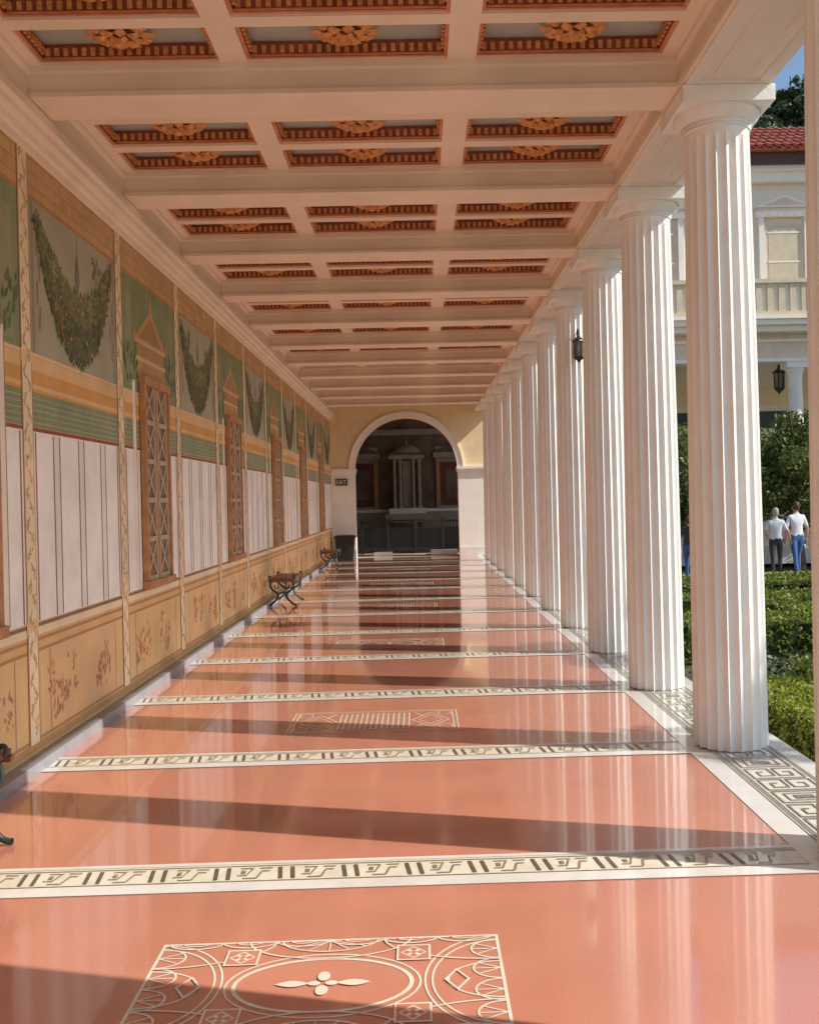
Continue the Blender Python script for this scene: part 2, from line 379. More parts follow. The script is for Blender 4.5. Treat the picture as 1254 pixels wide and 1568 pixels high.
for k in range(KMIN,KMAX+1):
    yc=colY(k)
    R(yc-.075,yc+.075,.14,4.02,CR,9); R(yc-.09,yc-.075,.14,4.02,(.50,.25,.10),8); R(yc+.075,yc+.09,.14,4.02,(.50,.25,.10),8)
    R(yc-.10,yc+.10,.86,.94,(.80,.58,.3),9.3); R(yc-.10,yc+.10,2.60,2.68,(.80,.58,.3),9.3)
    zc=.2; s=1
    while zc<3.95:
        Pg([(yc+s*.045,zc),(yc+s*.068,zc+.05),(yc,zc+.11),(yc-.015,zc+.10),(yc+s*.03,zc+.05)],jit((.66,.43,.21),.25),10)
        for j in range(4): leafp(yc+s*.03,zc+random.uniform(0,.1),random.uniform(.025,.05),.012,random.uniform(0,6.28),jit(random.choice([(.6,.45,.25),(.7,.42,.24),(.5,.44,.28)]),.2),10.5+random.random())
        zc+=.10; s=-s
b.obj("fresco_wall")
b=MB(); b.box(XW-.4,XW-.01,YBACK,YEND+.4,-.5,4.7,'plaster'); b.obj("rear_wall")
# windows (relief)
wb=MB()
y0,y1,z0,z1=-.40,.40,.97,2.76
wb.box(0,.05,y0-.06,y0,z0,z1,'winframe'); wb.box(0,.05,y1,y1+.06,z0,z1,'winframe'); wb.box(0,.06,y0-.08,y1+.08,z1,z1+.07,'winframe'); wb.box(0,.07,y0-.08,y1+.08,z0-.07,z0,'winframe')
wb.box(0,.012,y0,y1,z0,z1,'winback')
wb.box(.012,.035,-.03,.03,z0,z1,'winframe'); 
for sy in (-1,1):
    a0,a1=(.03,.40) if sy>0 else (-.40,-.03)
    wb.box(.012,.03,a0,a0+.04,z0,z1,'lattice'); wb.box(.012,.03,a1-.04,a1,z0,z1,'lattice')
    nz=5; h=(z1-z0)/nz
    for j in range(nz):
        za=z0+h*j; wb.box(.012,.032,a0+.04,a1-.04,za,za+.045,'lattice')
        for d in (0,1):
            p=[(a0+.04,za+.045),(a1-.04,za+h)] if d==0 else [(a1-.04,za+.045),(a0+.04,za+h)]
            v=Vector((p[1][0]-p[0][0],p[1][1]-p[0][1])).normalized(); n_=Vector((-v.y,v.x))*.014
            q=[(p[0][0]+n_.x,p[0][1]+n_.y),(p[0][0]-n_.x,p[0][1]-n_.y),(p[1][0]-n_.x,p[1][1]-n_.y),(p[1][0]+n_.x,p[1][1]+n_.y)]
            wb.prism(q,'x',.014+.002*d,.026+.002*d,'lattice')
wm=wb.mesh("lattice_window")
for k in range(KMIN,KMAX+1):
    if k%2==0: addobj("lattice_window",wm,None,(XW+.008,colY(k)+S/2,0))

# ---------------------------------------------------------------- columns
def column_mesh():
    nf=20; sp=8; R0=.235; R1=.205; H=3.98
    b=MB(); zs=[0,.02,.4,.9,1.4,1.9,2.4,2.9,3.3,3.6,3.82,3.87,3.90,3.925,3.94,3.98]
    n=nf*sp
    for z in zs:
        t=z/H; r=R0+(R1-R0)*t+.006*math.sin(math.pi*t)
        d=.027*(r/R0)
        if z>3.82: 
            q=min(1,(z-3.82)/.12); d*=math.sqrt(max(0,1-q*q))
        for j in range(n):
            a=2*math.pi*j/n; u=(j%sp)/sp; s=math.sin(math.pi*u)**.7 if u>0 else 0
            rr=r-d*s; b.v.append((rr*math.cos(a),rr*math.sin(a),z))
    for q in range(len(zs)-1):
        for j in range(n):
            b.f.append([q*n+j,q*n+(j+1)%n,(q+1)*n+(j+1)%n,(q+1)*n+j]); b.m.append(b.mi('column')); b.sm.append(True); b.col.append((1,1,1))
    b.lathe([(.205,3.98),(.215,3.985),(.215,3.995),(.208,3.998),(.222,4.005),(.222,4.015),(.215,4.018),(.235,4.03),(.262,4.06),(.275,4.085),(.272,4.10)],0,0,'column',48)
    b.box(-.29,.29,-.29,.29,4.10,4.20,'column')
    me=b.mesh("fluted_column_mesh")
    at=me.attributes.new("sharp_edge",'BOOLEAN','EDGE')
    vals=[]; nv=len(zs)*n
    for e in me.edges:
        a,c=e.vertices
        vals.append(bool(a<nv and c<nv and a%n==c%n and (a%sp)==0))
    at.data.foreach_set("value",vals)
    return me
cm=column_mesh()
XC=2.0
for k in range(KMIN,KMAX+1):
    o=addobj("fluted_column",cm,None,(XC,colY(k),.012))
    o.scale=(1,1,(4.198-.012)/4.2)

# ---------------------------------------------------------------- ceiling
ceil=empty("coffered_ceiling")
CX=[(-2.28,-1.17),(-1.0,.25),(.43,1.60)]; CY=[(.21,.68),(.80,1.27),(1.39,1.86)]
def bay_mesh():
    b=MB()
    xs=[XW]+[v for c in CX for v in c]+[1.75]; ys=[0]+[v for c in CY for v in c]+[S]
    for i in range(len(xs)-1):
        for j in range(len(ys)-1):
            x0,x1,y0,y1=xs[i],xs[i+1],ys[j],ys[j+1]
            if i%2==1 and j%2==1:
                z0=ZR; a=.022; z1=ZR+.02; z2=ZR+.12
                def ring(X0,X1,Y0,Y1,za,zb,m):
                    b.face([(X0,Y0,za),(X1,Y0,za),(X1,Y0,zb),(X0,Y0,zb)],m); b.face([(X0,Y1,za),(X1,Y1,za),(X1,Y1,zb),(X0,Y1,zb)],m)
                    b.face([(X0,Y0,za),(X0,Y1,za),(X0,Y1,zb),(X0,Y0,zb)],m); b.face([(X1,Y0,za),(X1,Y1,za),(X1,Y1,zb),(X1,Y0,zb)],m)
                ring(x0,x1,y0,y1,z0,z1,'ceilp')
                X0,X1,Yq0,Yq1=x0+a,x1-a,y0+a,y1-a
                for q in ([(x0,y0),(x1,y0),(X1,Yq0),(X0,Yq0)],[(x1,y0),(x1,y1),(X1,Yq1),(X1,Yq0)],[(x1,y1),(x0,y1),(X0,Yq1),(X1,Yq1)],[(x0,y1),(x0,y0),(X0,Yq0),(X0,Yq1)]):
                    b.face([(p[0],p[1],z1) for p in q],'corange')
                ring(X0,X1,Yq0,Yq1,z1,z2,'cred')
                b.face([(X0,Yq0,z2),(X1,Yq0,z2),(X1,Yq1,z2),(X0,Yq1,z2)],'cgrey')
                zc0,zc1=z1+.022,z2-.03; d=.018; st=.055
                n=int((X1-X0)/st); 
                for q in range(n):
                    xx=X0+(X1-X0)*(q+.5)/n
                    b.box(xx-.014,xx+.014,Yq0,Yq0+d,zc0,zc1,'gold'); b.box(xx-.014,xx+.014,Yq1-d,Yq1,zc0,zc1,'gold')
                n=int((Yq1-Yq0-2*d)/st)
                for q in range(n):
                    yy=Yq0+d+(Yq1-Yq0-2*d)*(q+.5)/n
                    b.box(X0,X0+d,yy-.014,yy+.014,zc0,zc1,'gold'); b.box(X1-d,X1,yy-.014,yy+.014,zc0,zc1,'gold')
                b.box(X0,X1,Yq1-.012,Yq1-.001,z1+.004,z1+.014,'corange')
                cx,cy=(x0+x1)/2,(y0+y1)/2
                for (npt,r0,r1,zt,zz_,off) in ((10,.03,.18,z2-.004,z2-.065,0),(8,.02,.125,z2-.035,z2-.09,.3),(6,.0,.065,z2-.055,z2-.105,.1)):
                    for q in range(npt):
                        an=2*math.pi*(q+off)/npt; hw=math.pi/npt*1.05
                        def P(r,a,z): return (cx+r*math.cos(a)*1.15,cy+r*math.sin(a),z)
                        c0=P(r0,an,zt); 
                        l1=P(r1*.6,an-hw,zz_+.02); l2=P(r1*.6,an+hw,zz_+.02); m_=P(r1*.7,an,zz_-.008); tl=P(r1*.95,an-hw*.6,zz_+.012); tr=P(r1*.95,an+hw*.6,zz_+.012); tip=P(r1*1.05,an,zz_+.03)
                        b.face([c0,l1,m_],'gold'); b.face([c0,m_,l2],'gold'); b.face([l1,tl,m_],'gold'); b.face([m_,tr,l2],'gold'); b.face([m_,tl,tip],'gold'); b.face([m_,tip,tr],'gold')
                b.lathe([(.04,z2-.08),(.035,z2-.115),(.0,z2-.125)],cx,cy,'gold',10)
            else:
                b.face([(x0,y0,ZR),(x1,y0,ZR),(x1,y1,ZR),(x0,y1,ZR)],'ceilp')
    prof=[(-.19,ZR-.001),(-.19,ZR-.03),(-.17,ZR-.04),(-.17,4.265),(-.195,4.255),(-.195,4.225),(-.15,4.218),(.15,4.218),(.195,4.225),(.195,4.255),(.17,4.265),(.17,ZR-.04),(.19,ZR-.03),(.19,ZR-.001)]
    b.prism(prof,'x',XW+.05,1.729,'ceilp',False)
    return b.mesh("coffer_bay")
bm_=bay_mesh()
for k in range(KMIN,KMAX+1):
    addobj("coffer_bay",bm_,ceil,(0,colY(k),0))
b=MB()
b.face([(XW,colY(KMAX+1),ZR),(1.75,colY(KMAX+1),ZR),(1.75,YEND,ZR),(XW,YEND,ZR)],'ceilp')
b.face([(XW,YBACK,ZR),(1.75,YBACK,ZR),(1.75,colY(KMIN),ZR),(XW,colY(KMIN),ZR)],'ceilp')
b.prism([(XW+.002,3.98),(XW+.03,3.985),(XW+.035,4.02),(XW+.06,4.035),(XW+.07,4.07),(XW+.11,4.09),(XW+.115,4.13),(XW+.15,4.14),(XW+.15,4.20),(XW+.12,4.21),(XW+.12,ZR-.05),(XW+.15,ZR-.03),(XW+.15,ZR+.01),(XW+.002,ZR+.01)],'y',YBACK,YEND,'ceilp')
b.prism([(1.729,4.215),(1.705,4.218),(1.70,4.25),(1.715,4.26),(1.715,ZR-.05),(1.69,ZR-.03),(1.69,ZR+.01),(1.729,ZR+.01)],'y',YBACK,YEND,'ceilp')
b.obj("cornice_moulding",ceil)
b=MB()
b.box(1.73,2.26,YBACK,YEND,4.225,4.78,'plaster')
b.box(1.728,1.81,YBACK,YEND,4.2,4.226,'plaster'); b.box(2.18,2.262,YBACK,YEND,4.2,4.226,'plaster')
for k in range(KMIN,KMAX+1):
    b.box(1.8101,2.1799,colY(k)-.30,colY(k)+.30,4.2,4.2245,'plaster')
for k in range(KMIN-1,KMAX+1):
    ya=max(colY(k)+.36,YBACK+.01); yb=colY(k+1)-.36
    if k==KMAX: yb=YEND-.05
    if yb-ya<.1: continue
    b.box(1.875,1.889,ya,yb,4.214,4.2245,'plaster'); b.box(2.10,2.114,ya,yb,4.214,4.2245,'plaster')
b.box(2.261,2.40,YBACK,YEND,4.66,4.78,'plaster')
b.obj("architrave")
b=MB(); b.box(XW-.4,2.5,YBACK-.3,YEND+.4,4.80,4.9,'plaster'); b.box(XW-.395,1.72,YBACK-.2,YEND,4.6,4.795,'plaster'); 
b.prism([(2.6,4.901),(-3.0,4.901),(-3.0,6.0)],'y',YBACK-.3,YEND+.3,'tile')
b.obj("portico_roof")

# ---------------------------------------------------------------- end wall with arch
ACX=-.32; AR=1.5; AZ=2.56
b=MB()
arc=[(ACX+AR*math.cos(a),AZ+AR*math.sin(a)) for a in np.linspace(0,math.pi,41)]
xl,xr=XW,2.26
arcR=[p for p in arc if p[0]>=ACX-1e-6]; arcL=[p for p in arc if p[0]<=ACX+1e-6]
topz=4.79
b.prism([(xr,AZ),(xr,topz),(ACX,topz)]+arcR[::-1],'y',YEND,YEND+.5,'ochrewall')
b.prism([(xl,topz),(xl,AZ)]+arcL[::-1]+[(ACX,topz)],'y',YEND,YEND+.5,'ochrewall')
b.box(xl,ACX-AR,YEND,YEND+.5,0,AZ,'plaster'); b.box(ACX+AR,xr,YEND,YEND+.5,0,AZ,'plaster')
r0,r1=AR-.02,AR+.13
aa=np.linspace(0,math.pi,41)
for i in range(40):
    q=[(ACX+r*math.cos(a),AZ+r*math.sin(a)) for r,a in ((r0,aa[i]),(r1,aa[i]),(r1,aa[i+1]),(r0,aa[i+1]))]
    b.prism(q,'y',YEND-.05,YEND-.002,'plaster',True)
    q=[(ACX+r*math.cos(a),AZ+r*math.sin(a)) for r,a in ((r1,aa[i]),(r1+.04,aa[i]),(r1+.04,aa[i+1]),(r1,aa[i+1]))]
    b.prism(q,'y',YEND-.08,YEND-.002,'plaster',True)
for (xa,xb) in ((xl+.01,ACX-AR+.04),(ACX+AR-.04,xr+.02)):
    b.box(xa,xb,YEND-.10,YEND+.51,AZ-.03,AZ+.04,'plaster'); b.box(xa+.005,xb-.015,YEND-.06,YEND+.505,AZ-.10,AZ-.031,'plaster')
b.box(xl+.002,ACX-AR-.002,YEND-.03,YEND-.001,0,.25,'gmarble'); b.box(ACX+AR+.002,xr,YEND-.03,YEND-.001,0,.25,'marble')
b.obj("arched_end_wall")
es=empty("exit_sign",(-2.2,YEND-.03,2.22))
b=MB(); b.box(-.17,.17,-.02,0.02,-.10,.10,'exitw'); 
for i,x in enumerate((-.11,-.035,.04,.11)):
    b.box(x-.022,x-.010,-.026,-.021,-.055,.055,'plaster')
    if i==0: [b.box(x-.0095,x+.02,-.026,-.021,z-.006,z+.006,'plaster') for z in(-.049,0,.049)]
    if i==1: b.box(x+.008,x+.02,-.026,-.021,-.055,.055,'plaster')
    if i==3: b.box(x-.045,x+.015,-.0275,-.0265,.043,.055,'plaster')
b.obj("sign_panel",es)

# back room
BY=35.0
b=MB()
b.face([(-5,BY,0),(4,BY,0),(4,BY,5.2),(-5,BY,5.2)],'brown')
b.box(-5.2,-5,YEND+.5,BY,0,5.2,'brown'); b.box(-5,4,YEND+.5,BY+.2,5.2,5.4,'stone')
b.box(-5,XW,YEND+.3,YEND+.49,0,5.2,'brown')
b.face([(-5,YEND+.02,.003),(4,YEND+.02,.003),(4,BY,.003),(-5,BY,.003)],'stone')
b.box(-4.99,4,BY-.06,BY-.001,0,1.25,'stone'); b.box(-4.99,4,BY-.12,BY-.061,1.25,1.36,'plaster')
for s in (-1,1):
    cx=-.36+s*1.6
    b.box(cx-.6,cx+.6,BY-.05,BY-.001,1.37,3.5,'stone'); b.box(cx-.45,cx+.45,BY-.07,BY-.051,1.45,2.95,'dred')
    b.box(cx-.28,cx+.28,BY-.09,BY-.071,1.7,2.7,'brown')
    for q in (-1,1): b.box(cx+q*.53-.06,cx+q*.53+.06,BY-.14,BY-.051,1.4,3.1,'winframe')
    b.box(cx-.68,cx+.68,BY-.18,BY-.051,3.1,3.28,'stone'); b.prism([(cx-.68,3.281),(cx+.68,3.281),(cx,3.6)],'y',BY-.15,BY-.055,'brown')
b.box(-4.99,4,BY-.16,BY-.001,3.9,4.1,'stone')
b.obj("interior_back_wall")
ae=empty("aedicula_shrine",(-.36,BY-.45,0))
b=MB()
b.box(-.75,.75,-.5,.38,1.0,1.2,'stone'); b.box(-.62,.62,-.4,.38,1.2,1.38,'plaster'); b.box(-.5,.5,-.35,.35,.1,1.0,'dred'); 
for x in (-.42,-.22,.22,.42): b.lathe([(.085,1.38),(.085,1.44),(.06,1.46),(.05,2.9),(.08,2.98),(.085,3.05)],x,-.25,'stone',14)
b.box(-.36,.36,-.05,.3,1.38,3.05,'dred'); b.box(-.14,.14,-.1,-.05,1.38,3.0,'stone')
b.box(-.6,.6,-.4,.3,3.05,3.18,'stone'); b.box(-.55,.55,-.36,.3,3.18,3.27,'brown')
b.lathe([(.5,3.27),(.46,3.36),(.3,3.48),(.12,3.55),(.05,3.57),(.05,3.66),(0,3.7)],0,0,'stone',20)
b.obj("shrine_body",ae)
b=MB()
ry=31.4
for x in (-1.75,-.95,-.1,.75,1.4): b.box(x-.05,x+.05,ry-.05,ry+.05,0.01,1.08,'black')
b.box(-1.8,1.5,ry-.04,ry+.04,.96,1.02,'black'); b.box(-1.8,1.5,ry-.03,ry+.03,.12,.2,'black')
for i in range(32):
    x=-1.72+.1*i; b.box(x-.012,x+.012,ry-.012,ry+.012,.2,.96,'black')
b.box(-1.72,1.4,ry+.015,ry+.03,.2,.8,'giron')
b.obj("dark_railing")
b=MB(); b.box(-1.35,-.8,30.2,30.9,.004,.12,'marble'); b.box(.35,1.15,30.2,30.9,.004,.13,'marble'); b.obj("marble_step")

# ---------------------------------------------------------------- benches
def bench(loc,L=1.15):
    e=empty("scroll_bench",loc)
    b=MB()
    for i in range(4):
        x=-.20+.102*i; b.box(x,x+.092,0,L,.425,.455,'wood')
    b.box(-.21,.215,.005,.05,.395,.424,'wood'); b.box(-.21,.215,L-.05,L-.005,.395,.424,'wood')
    b.obj("seat",e)
    for n,yy in enumerate((.09,L-.09)):
        for s in (-1,1):
            tube("leg_%d"%(n*2+(s+1)//2+1),[(s*.17,yy,.40),(s*.20,yy,.34),(s*.14,yy,.25),(s*.05,yy,.20),(s*.09,yy,.11),(s*.16,yy,.05),(s*.19,yy,.018),(s*.23,yy,.016)],.017,'giron',e)
            tube("scroll",[(s*.08,yy,.385),(s*.04,yy,.33),(s*.09,yy,.28),(s*.13,yy,.32),(s*.10,yy,.345)],.010,'giron',e)
            tube("arm",[(s*.19,yy,.43),(s*.215,yy,.455),(s*.205,yy,.49),(s*.17,yy,.485),(s*.175,yy,.465)],.012,'giron',e)
        tube("cross_bar",[(-.08,yy,.205),(0,yy,.225),(.08,yy,.205)],.012,'giron',e)
    tube("stretcher",[(0,.09,.215),(0,L/2,.215),(0,L-.09,.215)],.011,'giron',e)
    return e
bench((-2.26,3.95,.004)); bench((-2.2,16.1,.004)); bench((-2.2,24.6,.004),1.2)
b=MB(); b.prism([(-.22,0.006),(.22,.006),(.27,.62),(-.27,.62)],'y',-.25,.25,'black'); b.box(-.30,.30,-.28,.28,.62,.68,'black'); b.box(-.24,.24,-.22,.22,.68,.70,'brown')
b.obj("black_planter_box",None,(-2.1,28.9,0))

# ---------------------------------------------------------------- lantern
def lantern(name,loc,s=1.0,arm=None):
    e=empty(name,loc); e.scale=(s,s,s)
    b=MB()
    b.lathe([(0,.30),(.02,.27),(.03,.22),(.11,.15),(.12,.13),(.10,.13)],0,0,'black',8,False)
    b.lathe([(.09,.13),(.07,-.13)],0,0,'glass',6,False)
    for j in range(6):
        a=math.pi/3*j; 
        b.box(.085*math.cos(a)-.008,.085*math.cos(a)+.008,.085*math.sin(a)-.008,.085*math.sin(a)+.008,-.13,.13,'black')
    b.lathe([(.09,-.13),(.08,-.16),(.03,-.20),(0,-.24)],0,0,'black',8,False)
    b.obj("lantern_body",e)
    if arm: tube("bracket",[(0,0,.28),(0,0,.34),(0,arm*.5,.36),(0,arm,.28)],.015,'black',e)
    else: tube("hanging_rod",[(0,0,.28),(0,0,.45),(0,0,.6)],.01,'black',e)
    return e
lantern("wall_lantern",(2.02,colY(4)-.32,3.46),.72,.16)

# ---------------------------------------------------------------- museum facade
FY=30.6
b=MB()
X0,X1=2.6,26
PZ=5.7
b.box(X0,X1,FY,FY+.6,PZ,6.45,'pink'); b.box(X0-.0,X1,FY-.08,FY+.6,PZ-.1,PZ,'plaster'); b.box(X0,X1,FY-.06,FY-.001,6.2,6.28,'plaster')
b.box(X0,X1,FY-.55,FY+.6,6.45,6.62,'plaster'); b.box(X0,X1,FY-.75,FY+.6,6.62,6.78,'plaster'); b.box(X0,X1,FY-.85,FY+.6,6.78,6.86,'plaster')
b.box(X0+1.4,X1,FY+.6,FY+5,6.2,6.4,'cream'); b.box(X0+1.4,X1,FY+5,FY+5.3,-.5,6.4,'cream')
b.box(X0+1.4,X1,FY+4.96,FY+4.999,4.7,5.3,'ochrewall'); b.box(X0+1.4,X1,FY+4.95,FY+4.999,1.0,1.2,'dred')
b.box(X0+1.4,X1,FY+4.955,FY+4.999,3.9,4.5,'giron')
b.box(4.0,X1,YEND+.5,FY+5,-.5,0,'marble')
for i in range(9):
    x=3.4+2.75*i
    b.lathe([(.30,-.0),(.30,.12),(.25,.2),(.24,2.5),(.21,5.2),(.25,5.3),(.30,5.42)],x,FY+.25,'plaster',20); b.box(x-.34,x+.34,FY-.05,FY+.55,5.42,5.6,'plaster')
for i in range(9):
    x=4.8+2.75*i
    b.box(x-.10,x+.10,FY+.6,FY+5,6.02,6.19,'cream')
RY=FY-.7
b.box(X0,X1,RY-.05,RY+.10,7.86,7.98,'beige'); b.box(X0,X1,RY-.04,RY+.08,6.87,7.02,'beige')
n=int((X1-X0)/.34)
for i in range(n):
    x=X0+.2+i*.34
    if i%9==0: b.box(x-.15,x+.15,RY-.045,RY+.09,7.02,7.86,'beige')
    else: b.box(x-.085,x+.085,RY-.0,RY+.05,7.02,7.86,'beige')
b.box(X0,X1,RY+.06,RY+.08,7.02,7.86,'cream')
UY=FY+.4
b.box(X0-8,X1,UY,UY+6,6.9,11.3,'cream')
for i in range(6):
    x=3.65+3.9*i
    b.box(x-.62,x+.62,UY-.05,UY-.001,7.0,10.0,'pink'); b.box(x-.48,x+.48,UY-.06,UY-.051,7.2,9.85,'beige')
    for q in (-1,1): b.box(x+q*.7-.08,x+q*.7+.08,UY-.12,UY-.001,6.9,10.1,'plaster')
    b.box(x-.88,x+.88,UY-.18,UY-.001,10.1,10.25,'plaster'); b.box(x-.82,x+.82,UY-.12,UY-.001,10.25,10.38,'cream')
    b.prism([(x-.92,10.381),(x+.92,10.381),(x,10.75)],'y',UY-.2,UY-.001,'plaster')
    b.prism([(x-.66,10.43),(x+.66,10.43),(x,10.67)],'y',UY-.21,UY-.2001,'pink')
    for zz_ in (8.7,9.6): b.box(x-.5,x+.5,UY-.07,UY-.061,zz_,zz_+.05,'plaster')
for i in range(6):
    x=5.6+3.9*i; b.box(x-.16,x+.16,UY-.14,UY-.001,6.9,10.95,'plaster'); b.box(x-.22,x+.22,UY-.18,UY-.001,10.95,11.12,'plaster')
b.box(X0-8,X1,UY-.25,UY+.0,11.15,11.45,'plaster'); b.box(X0-8,X1,UY-.4,UY+.0,11.45,11.6,'plaster'); b.box(X0-8,X1,UY-.55,UY+6,11.6,11.95,'eave')
sl=.52; RD_=3.3; yb0=UY-.75
b.prism([(yb0,11.951),(UY+6,11.951),(yb0+RD_,12.0+sl*RD_),(yb0,12.0)],'x',X0-8,X1,'tile')
x=X0-7.9
while x<X1:
    seg=6
    for j in range(6):
        ya=yb0-.1+.57*j; yb=ya+.60
        for q in range(seg):
            a0=math.pi*q/seg; a1=math.pi*(q+1)/seg
            def T(a,y,up): return (x+.105*math.cos(a),y,12.0+(y-yb0)*sl+.105*math.sin(a)+up)
            b.face([T(a0,ya,.035),T(a1,ya,.035),T(a1,yb,0),T(a0,yb,0)],'tile')
    x+=.27
b.obj("museum_building")
lantern("porch_lantern",(11.4,FY+.9,5.12),1.8)

# ---------------------------------------------------------------- ground
b=MB(); b.face([(-600,-600,-.62),(600,-600,-.62),(600,900,-.62),(-600,900,-.62)],'ground'); b.obj("ground")
b=MB(); b.face([(2.81,24.3,-.555),(26,24.3,-.555),(26,27.6,-.555),(2.81,27.6,-.555)],'path'); b.obj("garden_path")

# ---------------------------------------------------------------- foliage helpers
def leaves_mesh(name,P,size,m,asp=.55,up=.0):
    P=np.asarray(P); n=len(P)
    d=rng.normal(size=(n,3)); d[:,2]+=up; d/=np.linalg.norm(d,axis=1)[:,None]
    t=np.cross(d,rng.normal(size=(n,3))); t/=np.linalg.norm(t,axis=1)[:,None]
    s=np.cross(d,t); sz=(size*rng.uniform(.6,1.3,n))[:,None]
    v=np.stack([P-t*sz*.5,P+s*sz*asp*.5,P+t*sz*.5,P-s*sz*asp*.5],1).reshape(-1,3)
    me=D.meshes.new(name); me.vertices.add(4*n); me.vertices.foreach_set("co",v.ravel())
    me.loops.add(4*n); me.loops.foreach_set("vertex_index",np.arange(4*n)); me.polygons.add(n)
    me.polygons.foreach_set("loop_start",np.arange(0,4*n,4)); me.polygons.foreach_set("loop_total",np.full(n,4))
    me.materials.append(M[m]); me.update(); me.validate(); return me
def hedge(x0,x1,y0,y1,z1,dens,size,m='leafd'):
    e=empty("box_hedge")
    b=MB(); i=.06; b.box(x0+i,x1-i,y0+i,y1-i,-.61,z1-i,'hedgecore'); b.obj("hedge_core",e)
    z0=-.6; A=[]
    def wob(p,ax,amp=.06):
        w=amp*(np.sin(p[:,0]*9+p[:,1]*5)+np.sin(p[:,1]*13-p[:,2]*11)+np.sin(p[:,0]*23+p[:,1]*17))*.35; p[:,ax]+=w; return p
    n=int((x1-x0)*(y1-y0)*dens)
    u=rng.random((n,2)); A.append(wob(np.c_[x0+u[:,0]*(x1-x0),y0+u[:,1]*(y1-y0),np.full(n,z1)],2))
    for xx in (x0,x1):
        n=int((y1-y0)*(z1-z0)*dens*.8); u=rng.random((n,2)); A.append(wob(np.c_[np.full(n,xx),y0+u[:,0]*(y1-y0),z0+u[:,1]*(z1-z0)],0))
    for yy in (y0,y1):
        n=int((x1-x0)*(z1-z0)*dens*.8); u=rng.random((n,2)); A.append(wob(np.c_[x0+u[:,0]*(x1-x0),np.full(n,yy),z0+u[:,1]*(z1-z0)],1))
    P=np.concatenate(A); P=P+rng.normal(size=P.shape)*.022
    addobj("hedge_leaves",leaves_mesh("hedge_leaves",P,size,m,.6,.3),e)
hedge(2.85,3.75,4.6,9.1,-.03,2600,.04,'leafh')
hedge(2.85,9.6,13.6,14.5,-.10,800,.065)
hedge(2.85,9.6,17.0,17.8,-.12,600,.07)
hedge(2.85,9.6,20.3,21.0,-.18,500,.075)
hedge(4.2,10,10.9,11.5,-.28,700,.06)
hedge(5.6,6.2,14.6,20.2,-.12,450,.075)
hedge(7.9,8.5,11.6,21.0,-.12,450,.075)
hedge(3.0,17,22.9,23.6,-.28,350,.08)
hedge(10.8,11.4,9,22.8,-.1,350,.08)
n=24000; u=rng.random((n,2)); P=np.c_[2.5+u[:,0]*8.5,5+u[:,1]*18,-.58+rng.random(n)*.09]
addobj("shade_groundcover",leaves_mesh("shade_groundcover",P,.11,'leafg',.7,2.0))  # leaf sheet added between hedges, its dark colour standing for the shade there

def tree(name,loc,H,rx,rz,nclump,nleaf,size,m,trunk=.12,seed=0):
    e=empty(name,loc); r=random.Random(seed); rg=np.random.default_rng(seed)
    b=MB(); cz=H-rz
    prof=[(trunk*1.4,0),(trunk,.15*H),(trunk*.8,.4*H),(trunk*.45,.75*H),(trunk*.1,.95*H)]
    b.lathe(prof,0,0,'bark',10)
    b.obj("trunk",e)
    for i in range(8):
        a=i*2.4; z=H*(.32+.05*i); L=rx*r.uniform(.6,.9)
        tube("limb_%d"%i,[(0,0,z),(L*.5*math.cos(a),L*.5*math.sin(a),z+.25*L),(L*math.cos(a),L*math.sin(a),z+.7*L)],trunk*.25,'bark',e)
    P=[]
    for i in range(nclump):
        d=rg.normal(size=3); d/=np.linalg.norm(d); rr=rg.uniform(.45,1.0)
        c=d*np.array([rx,rx,rz])*rr*.88; c[2]+=cz
        cr=rx*rg.uniform(.16,.30); k=int(nleaf/nclump)
        q=rg.normal(size=(k,3)); q/=np.linalg.norm(q,axis=1)[:,None]; q*=(rg.random((k,1))**.4)*cr; q[:,2]*=.75
        P.append(c+q)
    addobj("crown_leaves",leaves_mesh("crown_leaves",np.concatenate(P),size,m),e)
for i,(x,y) in enumerate([(7.2,28.9),(10.75,28.4),(13.9,28.8),(17.5,28.6)]):
    tree("orange_tree",(x,y,-.6),4.75,2.0,2.0,85,16000,.14,'leaft',.13,i+3)
# plane trees standing in the garden beside the walk (their tops dapple the column bases)
tree("plane_tree",(9.6,8.4,-.6),8.2,1.6,2.1,36,5000,.15,'leaft',.14,21)
tree("plane_tree",(9.8,4.2,-.6),7.9,1.4,2.0,28,3600,.15,'leaft',.14,22)
def hillz(x,y): return 24*math.exp(-((x-45)/38)**2-((y-100)/34)**2)
b=MB(); nx,ny=40,30
xs=np.linspace(-60,160,nx); ys=np.linspace(48,190,ny)
for i in range(nx-1):
    for j in range(ny-1):
        q=[(xs[i],ys[j]),(xs[i+1],ys[j]),(xs[i+1],ys[j+1]),(xs[i],ys[j+1])]
        b.face([(p[0],p[1],hillz(*p)*1.0-.7+.6*math.sin(p[0]*.7)*math.sin(p[1]*.5)*min(1,hillz(*p)/3)) for p in q],'hill',True)
b.obj("hill")
for i,(x,y,T_) in enumerate([(25.4,74,31.6),(28.9,76,34.2),(33.5,73,31),(22.6,80,30.0),(42,78,32),(27.2,84,36.0),(48,80,32),(19,82,28)]):
    hz=hillz(x,y)-1; H=T_-hz
    tree("pine_tree",(x,y,hz),H,3.6,H*.34,70,7500,.55,'leafp',.35,40+i)

